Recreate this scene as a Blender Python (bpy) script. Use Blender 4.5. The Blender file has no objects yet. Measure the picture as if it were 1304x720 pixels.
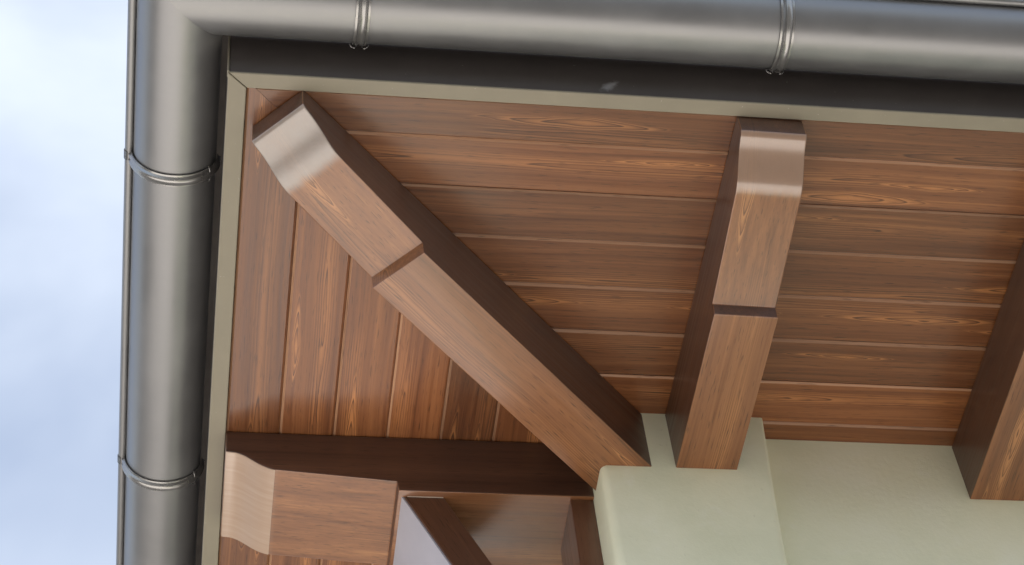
import bpy, bmesh, math, random
from mathutils import Matrix, Vector
random.seed(7)
SC = bpy.context.scene
COL = SC.collection
S = 0.6                       # metres per layout unit (one soffit board is 0.197 units)

# ------------------------------------------------------------------ camera
Rw = [[0.98891834, -0.12283517, -0.08337886], [0.04591243, 0.78713316, -0.61507189], [0.14118273, 0.60442775, 0.78405008]]
Cw = [-0.072908, -3.83418, -6.0]
FPX = 2827.237
cam_d = bpy.data.cameras.new('camera')
cam = bpy.data.objects.new('camera', cam_d); COL.objects.link(cam)
cam_d.sensor_width = 36; cam_d.lens = FPX/1304*36
cam_d.clip_start = 0.05; cam_d.clip_end = 5000
r, d, f = [Vector(v) for v in Rw]
m = Matrix.Identity(4)
for i in range(3):
    m[i][0] = r[i]; m[i][1] = -d[i]; m[i][2] = -f[i]; m[i][3] = Cw[i]*S
cam.matrix_world = m
SC.camera = cam

# ------------------------------------------------------------------ world, sun, exposure
SUN_EL, SUN_AZ = math.radians(62), math.radians(232)   # azimuth from +Y clockwise: the sun stands high, to the left and in front
W = bpy.data.worlds.new('World'); SC.world = W; W.use_nodes = True
nt = W.node_tree; nt.nodes.clear()
def N(nt, t, **k):
    n = nt.nodes.new(t)
    for a, b in k.items(): setattr(n, a, b)
    return n
wo = N(nt, 'ShaderNodeOutputWorld'); bg = N(nt, 'ShaderNodeBackground'); bg.inputs[1].default_value = 0.07
sky = N(nt, 'ShaderNodeTexSky', sky_type='NISHITA', sun_disc=False)
sky.sun_elevation = SUN_EL; sky.sun_rotation = SUN_AZ
sky.air_density = 1.0; sky.dust_density = 0.6; sky.ozone_density = 1.5
tc = N(nt, 'ShaderNodeTexCoord'); mp = N(nt, 'ShaderNodeMapping'); mp.inputs['Scale'].default_value = (0.8, 0.8, 1.3)
mp.inputs['Location'].default_value = (0.3, 0.1, 0.2)
n1 = N(nt, 'ShaderNodeTexNoise'); n1.inputs['Scale'].default_value = 5.0; n1.inputs['Detail'].default_value = 5; n1.inputs['Roughness'].default_value = 0.42
n1.inputs['Distortion'].default_value = 0.3
rp = N(nt, 'ShaderNodeMapRange'); rp.inputs[1].default_value = 0.34; rp.inputs[2].default_value = 0.68; rp.inputs[3].default_value = 0.18; rp.inputs[4].default_value = 0.95
mx = N(nt, 'ShaderNodeMix', data_type='RGBA'); mx.inputs[7].default_value = (5.8, 6.3, 7.1, 1)
L = nt.links.new
L(tc.outputs['Generated'], mp.inputs[0]); L(mp.outputs[0], n1.inputs[0]); L(n1.outputs[0], rp.inputs[0])
L(rp.outputs[0], mx.inputs[0]); L(sky.outputs[0], mx.inputs[6]); L(mx.outputs[2], bg.inputs[0]); L(bg.outputs[0], wo.inputs[0])
sd = bpy.data.lights.new('sun', 'SUN'); so = bpy.data.objects.new('sun', sd); COL.objects.link(so)
sd.energy = 4.0; sd.angle = math.radians(3); sd.color = (1, 0.95, 0.88)
sv = Vector((math.sin(SUN_AZ)*math.cos(SUN_EL), math.cos(SUN_AZ)*math.cos(SUN_EL), math.sin(SUN_EL)))
so.rotation_euler = sv.to_track_quat('Z', 'Y').to_euler()
so.location = (0, -3, 8)
SC.view_settings.view_transform = 'Standard'; SC.view_settings.look = 'None'
SC.view_settings.exposure = 1.38; SC.view_settings.gamma = 1

# ------------------------------------------------------------------ materials
def newmat(name):
    m = bpy.data.materials.new(name); m.use_nodes = True
    return m, m.node_tree, m.node_tree.nodes['Principled BSDF']
class G:
    """small helper to wire math nodes"""
    def __init__(s, nt): s.nt = nt
    def m(s, op, a, b=None, c=None):
        n = s.nt.nodes.new('ShaderNodeMath'); n.operation = op
        for i, v in enumerate((a, b, c)):
            if v is None: continue
            if isinstance(v, (int, float)): n.inputs[i].default_value = v
            else: s.nt.links.new(v, n.inputs[i])
        return n.outputs[0]
    def xyz(s, x, y, z):
        n = s.nt.nodes.new('ShaderNodeCombineXYZ')
        for i, v in enumerate((x, y, z)):
            if isinstance(v, (int, float)): n.inputs[i].default_value = v
            else: s.nt.links.new(v, n.inputs[i])
        return n.outputs[0]
    def noise(s, vec, scale, detail=2, rough=0.5, dist=0.0):
        n = s.nt.nodes.new('ShaderNodeTexNoise'); n.inputs['Scale'].default_value = scale
        n.inputs['Detail'].default_value = detail; n.inputs['Roughness'].default_value = rough; n.inputs['Distortion'].default_value = dist
        s.nt.links.new(vec, n.inputs['Vector']); return n.outputs[0]
    def mr(s, v, a, b, c, d, smooth=False):
        n = s.nt.nodes.new('ShaderNodeMapRange')
        if smooth: n.interpolation_type = 'SMOOTHSTEP'
        s.nt.links.new(v, n.inputs[0])
        for i, q in enumerate((a, b, c, d)): n.inputs[i+1].default_value = q
        return n.outputs[0]
    def mix(s, fac, a, b):
        n = s.nt.nodes.new('ShaderNodeMix'); n.data_type = 'RGBA'
        for i, v in ((0, fac), (6, a), (7, b)):
            if isinstance(v, tuple): n.inputs[i].default_value = v + (1,) if len(v) == 3 else v
            elif isinstance(v, (int, float)): n.inputs[i].default_value = v
            else: s.nt.links.new(v, n.inputs[i])
        return n.outputs[2]
    def ramp(s, v, stops):
        n = s.nt.nodes.new('ShaderNodeValToRGB'); e = n.color_ramp.elements
        while len(e) < len(stops): e.new(0.5)
        for q, (p, c) in zip(e, stops): q.position = p; q.color = tuple(c) + (1,)
        s.nt.links.new(v, n.inputs[0]); return n.outputs[0]

def wood(name, dark=(0.052, 0.016, 0.006), mid=(0.152, 0.051, 0.0165), light=(0.48, 0.20, 0.068), rough=0.34, coat=0.5, ringscale=1.0, zc=0.0, tail=False, fig=0.38, loops=0.68):
    """stained softwood: local X runs with the grain, object colour R = seed, G = tint"""
    m, nt, b = newmat(name); g = G(nt); L = nt.links.new
    tc = nt.nodes.new('ShaderNodeTexCoord'); sp = nt.nodes.new('ShaderNodeSeparateXYZ'); L(tc.outputs['Object'], sp.inputs[0])
    oi = nt.nodes.new('ShaderNodeObjectInfo'); sc = nt.nodes.new('ShaderNodeSeparateColor'); L(oi.outputs['Color'], sc.inputs[0])
    seed, tint = sc.outputs[0], sc.outputs[1]
    X, Y, Z = sp.outputs
    off = g.m('MULTIPLY', seed, 37.0)
    Xo = g.m('ADD', X, off)
    # slow waviness of the grain
    wav = g.m('SUBTRACT', g.noise(g.xyz(g.m('MULTIPLY', Xo, 1.1), g.m('MULTIPLY', Y, 2.5), g.m('ADD', g.m('MULTIPLY', Z, 2.5), off)), 1.0, 2), 0.5)
    wy = g.m('ADD', Y, g.m('MULTIPLY', wav, 0.055))
    # heart line wandering in depth -> cathedral figures where it nears the surface
    hz = g.m('MULTIPLY', g.m('SUBTRACT', g.noise(g.xyz(g.m('MULTIPLY', Xo, 1.3), off, 3.3), 1.0, 1), 0.43), 0.17)
    y0 = g.m('MULTIPLY', g.m('SUBTRACT', g.m('FRACT', g.m('MULTIPLY', seed, 7.31)), 0.5), 0.10)
    dy = g.m('SUBTRACT', wy, y0); dz = g.m('ADD', g.m('MULTIPLY', g.m('ADD', Z, zc), 0.5), hz)
    rr = g.m('SQRT', g.m('ADD', g.m('MULTIPLY', dy, dy), g.m('MULTIPLY', g.m('MULTIPLY', dz, dz), 0.10)))
    fine = g.noise(g.xyz(g.m('MULTIPLY', Xo, 14), g.m('MULTIPLY', Y, 260), g.m('MULTIPLY', Z, 260)), 1.0, 2)
    rphase = g.m('ADD', g.m('MULTIPLY', rr, 205.0*ringscale), g.m('MULTIPLY', fine, 0.25))
    ring = g.m('FRACT', rphase)
    ringv = g.mr(ring, 0.0, 0.82, 1.0, 0.0, True)
    ringv = g.m('MAXIMUM', ringv, g.mr(ring, 0.9, 1.0, 0.0, 1.0, True))
    near = g.mr(rr, 0.004, 0.030, 1.0, 0.0, True)           # strong figure near the heart
    patch = g.mr(g.noise(g.xyz(g.m('MULTIPLY', Xo, 1.6), off, 9.1), 1.0, 1), 0.43, 0.52, 0.0, 1.0, True)
    figure = g.m('MULTIPLY', g.m('MULTIPLY', near, patch), ringv)
    # streaks
    st1 = g.noise(g.xyz(g.m('MULTIPLY', Xo, 0.55), g.m('MULTIPLY', wy, 24), g.m('MULTIPLY', Z, 26)), 1.0, 3, 0.6)
    st2 = g.noise(g.xyz(g.m('MULTIPLY', Xo, 1.6), g.m('MULTIPLY', wy, 115), g.m('MULTIPLY', Z, 120)), 1.0, 3, 0.6)
    base = g.m('ADD', g.m('MULTIPLY', st1, 0.55), g.m('MULTIPLY', st2, 0.45))
    col = g.ramp(base, [(0.27, dark), (0.45, mid), (0.58, tuple(0.8*a+0.2*c for a, c in zip(mid, light))), (0.72, tuple(0.3*a+0.7*c for a, c in zip(mid, light)))])
    col = g.mix(g.m('MULTIPLY', figure, fig), col, light)
    darkline = g.m('MULTIPLY', g.m('MULTIPLY', g.mr(ring, 0.74, 0.90, 0, 1, True), g.mr(ring, 0.9, 0.97, 1, 0, True)), g.m('MULTIPLY', near, patch))
    col = g.mix(g.m('MULTIPLY', darkline, 0.85), col, dark)
    # separate loop figures: nested tongues spaced unevenly along the piece
    for PP, w_, L_, k_ in ((0.62, 0.0095, 0.125, 3.7), (0.97, 0.015, 0.20, 8.3)):
        q = g.m('DIVIDE', g.m('ADD', Xo, k_), PP); cell = g.m('FLOOR', q); uu = g.m('SUBTRACT', g.m('FRACT', q), 0.5)
        h1 = g.m('FRACT', g.m('MULTIPLY', g.m('SINE', g.m('ADD', g.m('MULTIPLY', cell, 12.99), g.m('MULTIPLY', off, 3.1))), 437.5))
        h2 = g.m('FRACT', g.m('MULTIPLY', h1, 57.3)); h3 = g.m('FRACT', g.m('MULTIPLY', h1, 193.7))
        ux = g.m('DIVIDE', g.m('MULTIPLY', g.m('ADD', uu, g.m('MULTIPLY', g.m('SUBTRACT', h3, 0.5), 0.3)), PP), L_)
        yc = g.m('MULTIPLY', g.m('SUBTRACT', h2, 0.5), 0.085)
        dis = g.m('SUBTRACT', g.noise(g.xyz(g.m('MULTIPLY', Xo, 9), g.m('MULTIPLY', Y, 30), off), 1.0, 2), 0.5)
        uy = g.m('ADD', g.m('DIVIDE', g.m('SUBTRACT', wy, yc), w_), g.m('MULTIPLY', dis, 0.9))
        # tongues are blunt one way and drawn out the other
        ax = g.m('ABSOLUTE', g.m('ADD', ux, g.m('MULTIPLY', g.m('MULTIPLY', ux, ux), 0.14)))
        el = g.m('ADD', g.m('POWER', ax, 1.35), g.m('POWER', g.m('ABSOLUTE', uy), 1.7))
        msk = g.m('MULTIPLY', g.mr(el, 0.75, 1.05, 1, 0, True), g.mr(h1, 0.42, 0.46, 0, 1))
        fr = g.m('FRACT', g.m('ADD', g.m('MULTIPLY', el, 3.3), g.m('MULTIPLY', dis, 0.5)))
        gold = g.m('MULTIPLY', msk, g.mr(fr, 0.0, 0.8, 1, 0.15, True))
        line = g.m('MULTIPLY', msk, g.m('MULTIPLY', g.mr(fr, 0.72, 0.88, 0, 1, True), g.mr(fr, 0.90, 1.0, 1, 0, True)))
        col = g.mix(g.m('MULTIPLY', gold, loops), col, light)
        col = g.mix(g.m('MULTIPLY', line, loops), col, tuple(v*0.8 for v in dark))
    # dry pores
    pore = g.mr(g.noise(g.xyz(g.m('MULTIPLY', Xo, 22), g.m('MULTIPLY', Y, 420), g.m('MULTIPLY', Z, 420)), 1.0, 1), 0.62, 0.74, 0, 0.65)
    col = g.mix(pore, col, tuple(v*0.5 for v in dark))
    # board to board tint
    hsv = nt.nodes.new('ShaderNodeHueSaturation'); L(col, hsv.inputs['Color'])
    L(g.m('ADD', 0.66, g.m('MULTIPLY', tint, 0.68)), hsv.inputs['Value'])
    out = hsv.outputs[0]
    if tail:   # thinner, paler finish on the curved tail; object colour B: warm or silvery
        edge = g.m('ADD', X, g.m('MULTIPLY', g.m('SUBTRACT', st2, 0.5), 0.012))
        tf = g.m('MULTIPLY', g.mr(edge, 0.088, 0.116, 0.88, 0.0, True), g.mr(Z, -0.051, -0.047, 1.0, 0.0))
        pale = g.mix(sc.outputs[2], (0.31, 0.185, 0.115), (0.27, 0.235, 0.205))
        pale = g.mix(g.mr(st1, 0.3, 0.7, 0, 0.35), pale, (0.20, 0.12, 0.075))
        out = g.mix(tf, out, pale)
        L(g.m('ADD', g.m('MULTIPLY', tf, 0.45), coat), b.inputs['Coat Weight'])
        L(g.m('ADD', g.m('MULTIPLY', tf, 0.35), 1.62), b.inputs['Coat IOR'])
        L(g.m('SUBTRACT', 0.22, g.m('MULTIPLY', tf, 0.03)), b.inputs['Coat Roughness'])
    L(out, b.inputs['Base Color'])
    L(g.mr(st2, 0.3, 0.7, rough-0.06, rough+0.12), b.inputs['Roughness'])
    b.inputs['Coat Weight'].default_value = coat; b.inputs['Coat Roughness'].default_value = 0.22; b.inputs['Coat IOR'].default_value = 1.62
    bp = nt.nodes.new('ShaderNodeBump'); bp.inputs['Strength'].default_value = 0.25; bp.inputs['Distance'].default_value = 0.001
    L(g.m('ADD', base, g.m('MULTIPLY', fine, 0.3)), bp.inputs['Height']); L(bp.outputs[0], b.inputs['Normal'])
    L(bp.outputs[0], b.inputs['Coat Normal'])
    return m

M_board = wood('soffit wood')
M_beam = wood('beam wood', dark=(0.078, 0.032, 0.012), mid=(0.190, 0.073, 0.026), light=(0.49, 0.225, 0.085), rough=0.34, coat=0.6, zc=0.160, tail=True)
M_side_shade = wood('shaded side wood', dark=(0.036, 0.015, 0.009), mid=(0.084, 0.037, 0.022), light=(0.17, 0.078, 0.042), rough=0.4, coat=0.35, fig=0.35, loops=0.15)  # darker copy of the beam wood, shade put into the colour
M_edge = wood('pale board edge', dark=(0.13, 0.055, 0.025), mid=(0.34, 0.18, 0.10), light=(0.50, 0.30, 0.19), rough=0.4, coat=0.5, fig=0.0, loops=0.0)
M_darkw = wood('brace wood', dark=(0.05, 0.02, 0.011), mid=(0.10, 0.042, 0.022), light=(0.17, 0.075, 0.036), rough=0.35, coat=0.5)

def metal(name, col, metallic, rough, speck=0.0, streak=0.0, stain=None, bump=0.05):
    m, nt, b = newmat(name); g = G(nt); L = nt.links.new
    tc = nt.nodes.new('ShaderNodeTexCoord')
    n = g.noise(tc.outputs['Object'], 9, 5, 0.6)
    n2 = g.noise(tc.outputs['Object'], 160, 2, 0.5)
    c = g.mix(g.mr(n, 0.35, 0.7, 0, 1), tuple(v*0.95 for v in col), tuple(v*1.05 for v in col))
    sp = g.mr(n2, 0.74, 0.80, 0, speck)
    c = g.mix(sp, c, (0.55, 0.53, 0.5))
    if stain:
        sx = nt.nodes.new('ShaderNodeSeparateXYZ'); L(tc.outputs['Object'], sx.inputs[0])
        (ox, oz, rx, rz, sl) = stain
        u = g.m('SUBTRACT', sx.outputs[0], ox); v = g.m('SUBTRACT', sx.outputs[2], oz)
        u2 = g.m('DIVIDE', g.m('SUBTRACT', u, g.m('MULTIPLY', v, sl)), rx); v2 = g.m('DIVIDE', v, rz)
        dd = g.m('SQRT', g.m('ADD', g.m('MULTIPLY', u2, u2), g.m('MULTIPLY', v2, v2)))
        dd = g.m('ADD', dd, g.m('MULTIPLY', g.m('SUBTRACT', g.noise(tc.outputs['Object'], 60, 4, 0.7), 0.5), 1.8))
        c = g.mix(g.mr(dd, 0.2, 1.3, 0.6, 0, True), c, (0.40, 0.40, 0.41))
    L(c, b.inputs['Base Color']); b.inputs['Metallic'].default_value = metallic
    L(g.mr(n, 0.3, 0.7, rough-0.04, rough+0.06), b.inputs['Roughness'])
    bp = nt.nodes.new('ShaderNodeBump'); bp.inputs['Strength'].default_value = bump; bp.inputs['Distance'].default_value = 0.002
    L(g.noise(tc.outputs['Object'], 14, 2), bp.inputs['Height']); L(bp.outputs[0], b.inputs['Normal'])
    return m
M_gutter = metal('gutter metal', (0.26, 0.26, 0.265), 0.75, 0.38, 0.0, bump=0.0)
M_bracket = metal('bracket metal', (0.34, 0.335, 0.33), 0.8, 0.25, 0.0, bump=0.0)
M_fascia = metal('fascia metal', (0.085, 0.073, 0.068), 0.0, 0.5, 0.4, stain=(1.235*S, 0.05*S, 0.022*S, 0.032*S, 0.7))
M_trim = metal('trim metal', (0.235, 0.21, 0.158), 0.0, 0.45, 0.5)
M_pale = metal('pale panel', (0.40, 0.38, 0.42), 0.0, 0.4, 0.0)
M_bright_seam = metal('bright seam strip', (0.6, 0.52, 0.44), 0.0, 0.5)

def plaster():
    m, nt, b = newmat('wall plaster'); g = G(nt); L = nt.links.new
    tc = nt.nodes.new('ShaderNodeTexCoord'); o = tc.outputs['Object']
    n = g.noise(o, 3.2, 6, 0.62); n2 = g.noise(o, 85, 5, 0.65); n3 = g.noise(o, 14, 3, 0.6)
    c = g.ramp(n, [(0.3, (0.73, 0.74, 0.53)), (0.55, (0.82, 0.82, 0.61)), (0.75, (0.86, 0.86, 0.68))])
    c = g.mix(g.mr(n3, 0.60, 0.78, 0, 0.35), c, (0.88, 0.88, 0.76))
    c = g.mix(g.mr(n2, 0.66, 0.72, 0, 0.25), c, (0.45, 0.43, 0.33))
    L(c, b.inputs['Base Color']); b.inputs['Roughness'].default_value = 0.85
    bp = nt.nodes.new('ShaderNodeBump'); bp.inputs['Strength'].default_value = 0.28; bp.inputs['Distance'].default_value = 0.003
    L(g.m('ADD', n2, g.m('MULTIPLY', n, 1.5)), bp.inputs['Height']); L(bp.outputs[0], b.inputs['Normal'])
    return m
M_wall = plaster()
def ground_mat(name, a, bcol, sc):
    m, nt, b = newmat(name); g = G(nt)
    tc = nt.nodes.new('ShaderNodeTexCoord')
    c = g.mix(g.mr(g.noise(tc.outputs['Object'], sc, 8, 0.65), 0.35, 0.65, 0, 1), a, bcol)
    nt.links.new(c, b.inputs['Base Color']); b.inputs['Roughness'].default_value = 0.9
    return m
M_lawn = ground_mat('yard', (0.04, 0.037, 0.034), (0.07, 0.066, 0.06), 2.0)
M_bounce_pave = ground_mat('pale bounce paving', (0.58, 0.54, 0.50), (0.68, 0.64, 0.59), 1.2)
M_roof = ground_mat('roof covering', (0.10, 0.085, 0.075), (0.16, 0.14, 0.12), 6.0)

# ------------------------------------------------------------------ helpers (layout units in, metres out)
def link(name, bm, mat, parent=None, smooth=False, ang=30):
    me = bpy.data.meshes.new(name)
    bmesh.ops.recalc_face_normals(bm, faces=bm.faces)
    bmesh.ops.scale(bm, vec=(S, S, S), verts=bm.verts)
    if smooth:
        for e in bm.edges:
            e.smooth = not (len(e.link_faces) == 2 and e.calc_face_angle(0) > math.radians(ang))
        for fc in bm.faces: fc.smooth = True
    bm.to_mesh(me); bm.free(); me.materials.append(mat)
    o = bpy.data.objects.new(name, me); COL.objects.link(o)
    if parent: o.parent = parent
    return o
def empty(name, loc=(0, 0, 0)):
    o = bpy.data.objects.new(name, None); COL.objects.link(o); o.location = Vector(loc)*S; o.empty_display_size = 0.1
    return o
def tag(o, label=None, cat=None, group=None, kind=None):
    if label: o['label'] = label
    if cat: o['category'] = cat
    if group: o['group'] = group
    if kind: o['kind'] = kind
    return o
def prism(poly, h0, h1, axis='z', bm=None):
    """extrude a polygon; axis z: poly (x,y); axis y: poly (x,z); axis x: poly (y,z)"""
    bm = bm or bmesh.new()
    def P(p, h):
        return {'z': (p[0], p[1], h), 'y': (p[0], h, p[1]), 'x': (h, p[0], p[1])}[axis]
    a = [bm.verts.new(P(p, h0)) for p in poly]; b = [bm.verts.new(P(p, h1)) for p in poly]
    bm.faces.new(a); bm.faces.new(b[::-1])
    n = len(poly)
    for i in range(n): bm.faces.new((a[i], a[(i+1) % n], b[(i+1) % n], b[i]))
    return bm
def bevel(bm, w, seg=2, ang=40):
    bmesh.ops.recalc_face_normals(bm, faces=bm.faces)
    es = [e for e in bm.edges if len(e.link_faces) == 2 and e.calc_face_angle(0) > math.radians(ang)]
    bmesh.ops.bevel(bm, geom=es, offset=w, segments=seg, affect='EDGES', profile=0.5, clamp_overlap=True)
    return bm
def box(x0, x1, y0, y1, z0, z1, bm=None):
    return prism([(x0, y0), (x1, y0), (x1, y1), (x0, y1)], z0, z1, 'z', bm)

# ------------------------------------------------------------------ setting: ground
GZ = -8.7
g0 = link('ground', box(-900, 900, -900, 900, GZ-0.6, GZ), M_lawn); tag(g0, kind='structure')
pv = link('bounce_paving', prism([(-15, -3.2), (11, -3.2), (11, 1.46), (1.37, 1.46), (1.37, 10), (-15, 10)], GZ, GZ+0.05), M_bounce_pave); tag(pv, kind='structure')  # unseen pale patch added and shaped to bounce light up under the eaves

# ------------------------------------------------------------------ house: walls, pillar, roof
house = empty('house', (1.372, 1.366, GZ))
tag(house, 'pale green plastered house wall with projecting corner pillar under the eaves', 'house')
def child(name, bm, mat, smooth=True):
    o = link(name, bm, mat, None, smooth); o.parent = house; o.matrix_parent_inverse = Matrix.Translation(-house.location)
    return o
XR = 4.6
def round_poly(pts, rads, seg=8):
    out = []; n = len(pts)
    for i, (p, r) in enumerate(zip(pts, rads)):
        if r <= 0: out.append(p); continue
        a = Vector(pts[i-1])-Vector(p); b = Vector(pts[(i+1) % n])-Vector(p)
        a.normalize(); b.normalize(); p = Vector(p)
        # right angle corners
        c = p + a*r + b*r
        for k in range(seg+1):
            t = k/seg*math.pi/2
            q = c - b*r*math.cos(t) - a*r*math.sin(t)
            out.append((q.x, q.y))
    return out
def loft(sections, bm=None):
    bm = bm or bmesh.new(); prev = None
    for z, poly in sections:
        vs = [bm.verts.new((p[0], p[1], z)) for p in poly]
        if prev:
            n = len(vs)
            for i in range(n): bm.faces.new((prev[i], prev[(i+1) % n], vs[(i+1) % n], vs[i]))
        else: bm.faces.new(vs)
        prev = vs
    bm.faces.new(prev[::-1]); return bm
def pil(xr, rl, rr=0.04):
    return round_poly([(1.372, 1.366), (xr, 1.366), (xr, 1.56), (1.372, 1.56)], [rl, rr, 0, 0])
child('pillar', loft([(0.05, pil(2.012, 0.02, 0.008)), (-0.15, pil(2.0, 0.022, 0.014)), (-0.5, pil(1.985, 0.034)), (-0.95, pil(1.965, 0.04)), (GZ, pil(1.965, 0.04))]), M_wall)
child('wall', box(1.5, XR, 1.47, 1.62, GZ, 0.05), M_wall, False)
child('side_wall', box(1.38, 1.5, 1.56, 4.2, GZ, 0.05), M_wall, False)
# hip roof shell over the eaves
rb = bmesh.new(); RO = 0.16; a = 0.33
v = [rb.verts.new(c) for c in [(-RO, -RO, a), (XR, -RO, a), (XR, 4.2, a+1.9), (4.2, 4.2, a+1.9), (-RO, 4.2, a)]]
# two slopes meeting on the hip
rb.faces.new((v[0], v[1], v[2], v[3])); rb.faces.new((v[0], v[3], v[4]))
bmesh.ops.recalc_face_normals(rb, faces=rb.faces)
bmesh.ops.solidify(rb, geom=rb.faces[:], thickness=0.05)
child('roof', rb, M_roof, False)

# ------------------------------------------------------------------ soffit boards
soffit = tag(empty('soffit', (0, 0, 0)), 'brown varnished board soffit mitred at the corner under both eaves', 'soffit')
PITCH = 0.197
def board(u0a, u0b, u1a, u1b, v0, v1, frame, name='board'):
    """board along local X; near edge v0 runs u0a..u1a, far edge v1 runs u0b..u1b; frame: 'x' or 'y'"""
    ch, th, gp = random.uniform(0.0065, 0.009), 0.05, 0.0006
    vc = (v0+v1)/2; hw = (v1-v0)/2
    prof = [(-hw+gp, th), (-hw+gp, ch*0.9), (-hw+gp+ch, 0), (hw-gp-ch, 0), (hw-gp, ch*0.9), (hw-gp, th)]
    bm = bmesh.new(); A = []; B = []
    mid = (u0a+u0b+u1a+u1b)/4
    dz = random.uniform(-0.0008, 0.0008)
    for (y, z) in prof:
        t = (y+hw)/(2*hw)
        A.append(bm.verts.new((u0a+(u0b-u0a)*t-mid, y, z+dz))); B.append(bm.verts.new((u1a+(u1b-u1a)*t-mid, y, z+dz)))
    bm.faces.new(A); bm.faces.new(B[::-1])
    for i in range(len(prof)): bm.faces.new((A[i], A[(i+1) % len(prof)], B[(i+1) % len(prof)], B[i]))
    if frame == 'y':
        # local X points along world Y; local Y along world -X  (rotate +90): flip v so that near edge stays at low X
        for q in bm.verts: q.co.y = -q.co.y
    o = link(name, bm, M_board, soffit); o.data.materials.append(M_edge)
    # the paler bevel on the board's eave-side edge
    sg = 1 if frame == 'x' else -1
    for p in o.data.polygons:
        if p.normal.z < -0.3 and p.normal.y*sg < -0.3: p.material_index = 1
    if frame == 'x': o.location = Vector((mid, vc, 0.004))*S
    else: o.location = Vector((vc, mid, 0.004))*S; o.rotation_euler.z = math.pi/2
    o.color = (random.random(), random.random(), 0, 1)
    return o
edgesF = [0.056, 0.207] + [0.207+PITCH*k for k in range(1, 8)]
HD = -0.03   # the mitre runs under the hip beam: y = x + HD
for v0, v1 in zip(edgesF[:-1], edgesF[1:]):
    board(v0-HD+0.0006, v1-HD+0.0006, XR, XR, v0, v1, 'x')
edgesL = [0.061, 0.252] + [0.252+0.1935*k for k in range(1, 8)]
for v0, v1 in zip(edgesL[:-1], edgesL[1:]):
    board(v0+HD+0.0006, v1+HD+0.0006, 4.2, 4.2, v0, v1, 'y')

# ------------------------------------------------------------------ eave fascia and trim
fascia = tag(empty('eave_fascia', (0, 0, 0)), 'dark metal eave fascia with olive grey underside trim round the roof corner', 'fascia')
def fc(name, bm, mat): return link(name, bevel(bm, 0.002, 1), mat, fascia)
fc('fascia_panel', box(0.004, XR, 0.002, 0.022, 0.004, 0.35), M_fascia)
fc('fascia_panel', box(0.0, 0.02, 0.0245, 4.2, 0.004, 0.35), M_fascia)
fc('corner_flashing', box(-0.003, 0.0035, -0.004, 0.024, 0.0, 0.34), M_trim)
gp = 0.0012
fc('trim_strip', prism([(0.0+gp*2, 0.0), (XR, 0.0), (XR, 0.055), (0.060+gp*2, 0.055)], -0.006, 0.0035), M_trim)
fc('trim_strip', prism([(0.0, 0.0+gp), (0.060, 0.055+gp), (0.060, 4.2), (0.0, 4.2)], -0.006, 0.0035), M_trim)

# ------------------------------------------------------------------ rafters and beams
TAIL = [(0.0, 0.0), (0.0, -0.082), (0.012, -0.094), (0.035, -0.104), (0.06, -0.117), (0.085, -0.135), (0.11, -0.156), (0.135, -0.175), (0.16, -0.187), (0.18, -0.192)]
TAILB = [(0.0, 0.0), (0.0, -0.106), (0.036, -0.110), (0.065, -0.124), (0.09, -0.143), (0.115, -0.163), (0.145, -0.182), (0.175, -0.193)]
def subdiv_curve(pts, a, b, n=3):
    """Catmull-Rom through pts[a:b]"""
    out = list(pts[:a+1])
    for i in range(a, b):
        p0 = pts[max(a, i-1)]; p1 = pts[i]; p2 = pts[i+1]; p3 = pts[min(b, i+2)]
        for k in range(1, n+1):
            t = k/n
            out.append(tuple(0.5*((2*p1[j])+(-p0[j]+p2[j])*t+(2*p0[j]-5*p1[j]+4*p2[j]-p3[j])*t*t+(-p0[j]+3*p1[j]-3*p2[j]+p3[j])*t**3) for j in (0, 1)))
    return out + list(pts[b+1:])
def rafter_bm(L, w, tail=TAIL, step=0.607, zi=-0.232, zb=-0.284):
    """beam along local X from its tail, bottom profile cut in the (x,z) plane"""
    c = subdiv_curve(tail, 1, len(tail)-1)
    prof = c + [(step, zi), (step+0.004, zb), (L, zb), (L, 0.0)]
    bm = prism(prof, -w/2, w/2, 'y')
    return bevel(bm, 0.004, 2, 32)
def rafter(name, L, w, loc, rz, seed, label, group, **k):
    o = link(name, rafter_bm(L, w, **k), M_beam, None, True, 22)
    o.location = Vector(loc)*S; o.rotation_euler.z = rz; o.color = (seed, 0.5, 0, 1)
    o.data.materials.append(M_side_shade)          # shade on sides and cut ends, painted in as darker, plainer wood
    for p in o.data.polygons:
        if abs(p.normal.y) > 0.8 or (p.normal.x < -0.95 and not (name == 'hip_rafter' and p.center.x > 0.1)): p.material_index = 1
    return tag(o, label, 'rafter' if name != 'side_beam' else 'beam', group)
RAF = 'brown varnished rafters under the eaves'
H = math.pi/2
first = rafter('rafter', 1.5, 0.223, (1.775, 0.058, 0), H+0.016, 0.31, 'straight brown wooden rafter ending on the pillar, curved tail and notch fully in view', RAF)
first.color = (0.31, 0.5, 0.15, 1)
c = first.copy(); COL.objects.link(c); c.location.x = (2.8895)*S; c.color = (0.77, 0.42, 0, 1)
c['label'] = 'straight brown wooden rafter meeting the recessed wall at the right edge of the photo'
hs = math.sqrt(0.5)
hc = Vector((0.240, 0.051, 0)) + Vector((-hs, hs, 0))*0.1095
rafter('hip_rafter', 1.97, 0.219, hc, math.pi/4, 0.52, 'diagonal brown wooden hip rafter running from the roof corner to the pillar corner', RAF, step=0.585).color = (0.52, 0.5, 1.0, 1)
rafter('side_beam', 1.36, 0.42, (0.062, 1.525+0.21, 0), 0, 0.13, 'wide brown wooden beam under the left eave with pale curved tail, a brace below it', None, tail=TAILB, step=0.606, zi=-0.232, zb=-0.278)

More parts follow.
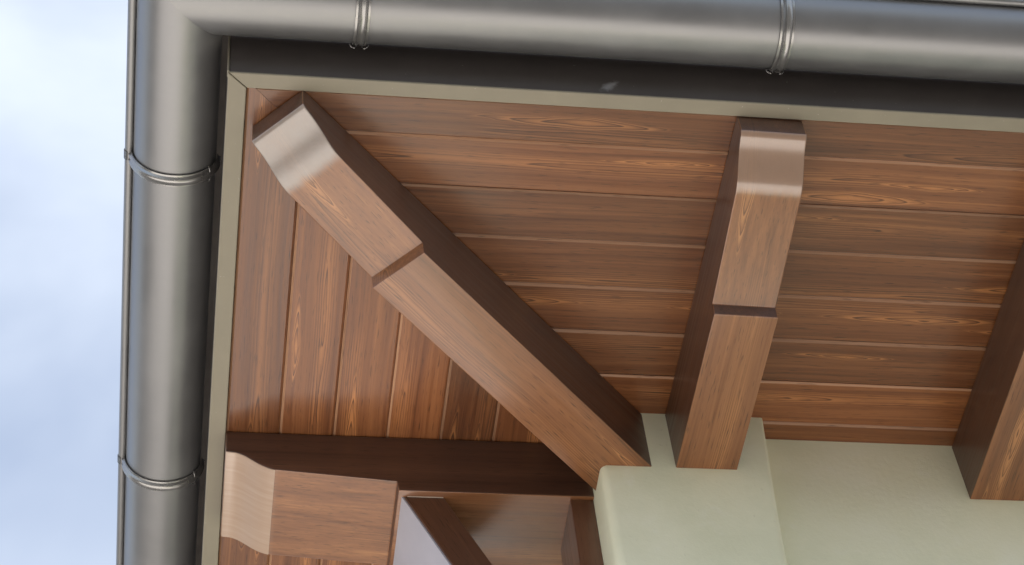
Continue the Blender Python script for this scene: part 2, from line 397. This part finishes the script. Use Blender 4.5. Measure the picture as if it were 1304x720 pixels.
# pale smooth facing on the curved underside of each tail
M_facing, _nt, _b = newmat('tail facing'); _g = G(_nt)
_tc = _nt.nodes.new('ShaderNodeTexCoord'); _sp = _nt.nodes.new('ShaderNodeSeparateXYZ'); _nt.links.new(_tc.outputs['Object'], _sp.inputs[0])
_n = _g.noise(_g.xyz(_g.m('MULTIPLY', _sp.outputs[0], 6), _g.m('MULTIPLY', _sp.outputs[1], 90), 0.0), 1.0, 3, 0.6)
_nt.links.new(_g.mix(_g.mr(_n, 0.3, 0.7, 0, 1), (0.38, 0.255, 0.18), (0.44, 0.32, 0.24)), _b.inputs['Base Color'])
_b.inputs['Roughness'].default_value = 0.3; _b.inputs['Coat Weight'].default_value = 1.0; _b.inputs['Coat Roughness'].default_value = 0.15; _b.inputs['Coat IOR'].default_value = 1.8
def facing(par, w, tail):
    c = subdiv_curve(tail, 1, len(tail)-1)[1:]
    c = [(c[0][0]+0.003, c[0][1]+0.001)] + c[1:]
    lo = [(x, z-0.0022) for x, z in c]; hi = [(x, z+0.003) for x, z in c]
    bm = bmesh.new(); n = len(lo); y0, y1 = -w/2+0.0015, w/2-0.0015
    poly = lo + hi[::-1]
    A = [bm.verts.new((x, y0, z)) for x, z in poly]; B = [bm.verts.new((x, y1, z)) for x, z in poly]
    m_ = len(poly)
    for i in range(m_): bm.faces.new((A[i], A[(i+1) % m_], B[(i+1) % m_], B[i]))
    for V in (A, B):
        for i in range(n-1): bm.faces.new((V[i], V[i+1], V[m_-2-i], V[m_-1-i]))
    o = link('tail_facing', bm, M_facing, par, True, 40); o['label'] = 'pale glossy facing on the curved tail'
for o_ in list(COL.objects):
    if o_.name == 'side_beam': facing(o_, 0.42, TAILB)

# knee brace
br = empty('knee_brace', (0.76, 1.73, -0.28)); tag(br, 'dark brown slanting wooden brace with pale underside below the wide side beam', 'brace')
k = 0.455; zt, zb_ = -0.2775, -1.62
def brace_poly(o0, o1):
    return [(o0, zt), (o1, zt), (o1+k*(zt-zb_), zb_), (o0+k*(zt-zb_), zb_)]
ang = math.atan2(1, k)
def slanted(name, o0, o1, y0, y1, mat, zt=zt, zb_=zb_, bv=0.004):
    Rm = Matrix.Rotation(ang, 4, 'Y')    # local X along the brace
    bm = prism([(o0, zt), (o1, zt), (o1+k*(zt-zb_), zb_), (o0+k*(zt-zb_), zb_)], y0, y1, 'y')
    base = Vector((0.76, 1.73, -0.28))
    for q in bm.verts: q.co = Rm.inverted() @ (q.co-base)
    o = link(name, bevel(bm, bv, 2), mat, br); o.rotation_euler.y = ang; o.color = (0.4, 0.5, 0, 1)
    return o
slanted('timber', 0.692, 0.835, 1.553, 1.905, M_darkw)
slanted('underside_panel', 0.684, 0.6915, 1.556, 1.902, M_pale, bv=0.001)
sl = link('bright_seam', box(-0.055, 0.072, -0.1795, -0.1775, -0.0005, 0.0015), M_bright_seam, br)  # pale strip painted in for the bright line at the brace top
# wall post
po = link('wall_post', bevel(prism([(GZ+8.4, -0.042), (GZ+8.4, 0.042), (0, 0.042), (0, -0.042)], -0.13, 0.13, 'z'), 0.004), M_darkw)
bmx = None
bpy.data.objects.remove(po)
bm = box(0, -GZ-0.2765, -0.13, 0.13, -0.042, 0.042)
po = link('wall_post', bevel(bm, 0.004), M_darkw); po.rotation_euler = (0, math.pi/2, 0); po.location = Vector((1.330, 1.67, -0.2765))*S
po.color = (0.62, 0.9, 0, 1)
tag(po, 'upright dark brown wooden post against the left side of the pillar', 'post')

# ------------------------------------------------------------------ gutter
GA, GR, GZc = -0.160, 0.141, 0.218      # axis offset from the fascia, radius, axis height
gut = tag(empty('roof_gutter', (GA, GA, GZc)), 'half round grey metal gutter turning the roof corner in front of the fascia', 'gutter')
def gutter_run(side):
    """profile swept along one side; the two runs meet at a mitre"""
    nn = 40; prof = []
    for i in range(nn+1):
        t = math.pi*i/nn
        prof.append((-(GR-0.003)*math.cos(t), -(GR-0.003)*math.sin(t)))        # outward .. inward
    inner = [(x*0.975, z*0.975) for x, z in prof[::-1]]
    prof += inner
    bm = bmesh.new()
    def P(o, z, far):
        # o: offset away from axis toward the house is +
        if side == 'x': return (far if far is not None else GA+o, GA+o, GZc+z)
        return (GA+o, far if far is not None else GA+o, GZc+z)
    ends = []
    steps = 24; F = XR if side == 'x' else 4.2
    prev = None
    for s in range(steps+1):
        row = []
        for (o, z) in prof:
            a = GA+o; b = F; q = a+(b-a)*s/steps
            row.append(bm.verts.new((q, GA+o, GZc+z) if side == 'x' else (GA+o, q, GZc+z)))
        if prev:
            n = len(row)
            for i in range(n): bm.faces.new((prev[i], prev[(i+1) % n], row[(i+1) % n], row[i]))
        prev = row
    o = link('channel', bm, M_gutter, None, True, 40)
    o.parent = gut; o.matrix_parent_inverse = Matrix.Translation(-gut.location)
    # rolled bead on the outer rim
    bm = bmesh.new(); bc = -GR-0.011; brr = 0.0145; prev = None
    for s in range(2):
        row = []
        for i in range(14):
            t = 2*math.pi*i/14; oo = bc+brr*math.cos(t); zz = 0.002+brr*math.sin(t)
            q = GA+oo if s == 0 else F
            row.append(bm.verts.new((q, GA+oo, GZc+zz) if side == 'x' else (GA+oo, q, GZc+zz)))
        if prev:
            for i in range(14): bm.faces.new((prev[i], prev[(i+1) % 14], row[(i+1) % 14], row[i]))
        prev = row
    o = link('bead', bm, M_gutter, None, True, 60)
    o.parent = gut; o.matrix_parent_inverse = Matrix.Translation(-gut.location)
gutter_run('x'); gutter_run('y')

# brackets: a ribbed strap round the gutter, clipped over the bead, tabs at the back
def tube(bm, pts, rad, nseg=8, closed=False):
    prev = None
    for i, p in enumerate(pts):
        p = Vector(p); t = (Vector(pts[min(i+1, len(pts)-1)])-Vector(pts[max(i-1, 0)])).normalized()
        up = Vector((1, 0, 0)) if abs(t.x) < 0.9 else Vector((0, 1, 0))
        a = t.cross(up).normalized(); b = t.cross(a)
        row = [bm.verts.new(p+rad*(math.cos(2*math.pi*k/nseg)*a+math.sin(2*math.pi*k/nseg)*b)) for k in range(nseg)]
        if prev:
            for k in range(nseg): bm.faces.new((prev[k], prev[(k+1) % nseg], row[(k+1) % nseg], row[k]))
        else: bm.faces.new(row[::-1])
        prev = row
    bm.faces.new(prev)
def bracket():
    """local X along the gutter, local Y toward the house, origin on the gutter axis"""
    root = empty('gutter_bracket', (0, 0, 0))
    # strap cross-section (x, outward r): two ribs and a valley
    sec = [(-0.020, 0.0005), (-0.020, 0.004), (-0.014, 0.0045), (-0.010, 0.013), (-0.005, 0.0055), (0.0, 0.0045), (0.005, 0.0055), (0.010, 0.013), (0.014, 0.0045), (0.020, 0.004), (0.020, 0.0005)]
    bm = bmesh.new(); prev = None; n = 40
    for i in range(n+1):
        t = -0.06+(math.pi+0.06-0.02)*i/n
        row = [bm.verts.new((x*1.15, -(GR+q)*math.cos(t), -(GR+q)*math.sin(t))) for x, q in sec]
        if prev:
            for j in range(len(sec)): bm.faces.new((prev[j], prev[(j+1) % len(sec)], row[(j+1) % len(sec)], row[j]))
        else: bm.faces.new(row)
        prev = row
    bm.faces.new(prev[::-1])
    link('strap', bm, M_bracket, root, True, 50)
    # clip over the bead
    bm = bmesh.new(); pts = []
    for i in range(9):
        t = math.radians(-70+i*35); pts.append((0, -GR-0.011-0.0175*math.cos(t), 0.002+0.0175*math.sin(t)))
    prev = None
    for p in pts:
        row = [bm.verts.new((x, p[1]+q*(-1 if p[1] < -GR-0.006 else 1)*0.3, p[2])) for x, q in ((-0.017, 0), (0.017, 0))]
        if prev: bm.faces.new((prev[0], prev[1], row[1], row[0]))
        prev = row
    bmesh.ops.solidify(bm, geom=bm.faces[:], thickness=0.003)
    link('clip', bm, M_bracket, root, True, 50)
    # back arm to the fascia, and a hooked tab each side of the strap end
    te = math.pi-0.25
    ye, ze = -(GR+0.006)*math.cos(te), -(GR+0.006)*math.sin(te)
    for s in (-1, 1):
        bm = bmesh.new()
        pts = [(s*(0.014+0.016*math.sin(a_)), 0.112+0.012*math.cos(a_)*0.6, -0.088-0.012*math.cos(a_)) for a_ in [j*math.pi/2/6 for j in range(7)]]
        tube(bm, pts, 0.0018, 6); link('tab', bm, M_bracket, root, True, 60)
    return root
b0 = bracket()
BG = 'metal brackets holding the gutter'
spots = [((0.415, GA, GZc), 0, 'ribbed metal gutter bracket on the top gutter, nearer the roof corner'),
         ((1.795, GA, GZc), 0, 'ribbed metal gutter bracket on the top gutter, just above the straight rafter tail'),
         ((GA, 0.49, GZc), -H, 'ribbed metal gutter bracket on the left gutter, nearer the roof corner'),
         ((GA, 1.875, GZc), -H, 'ribbed metal gutter bracket on the left gutter, beside the wide side beam tail')]
for i, (loc, rz, lab) in enumerate(spots):
    if i == 0: o = b0
    else:
        o = b0.copy(); COL.objects.link(o)
        for ch in b0.children:
            c2 = ch.copy(); COL.objects.link(c2); c2.parent = o
    o.location = Vector(loc)*S; o.rotation_euler.z = rz
    tag(o, lab, 'bracket', BG)
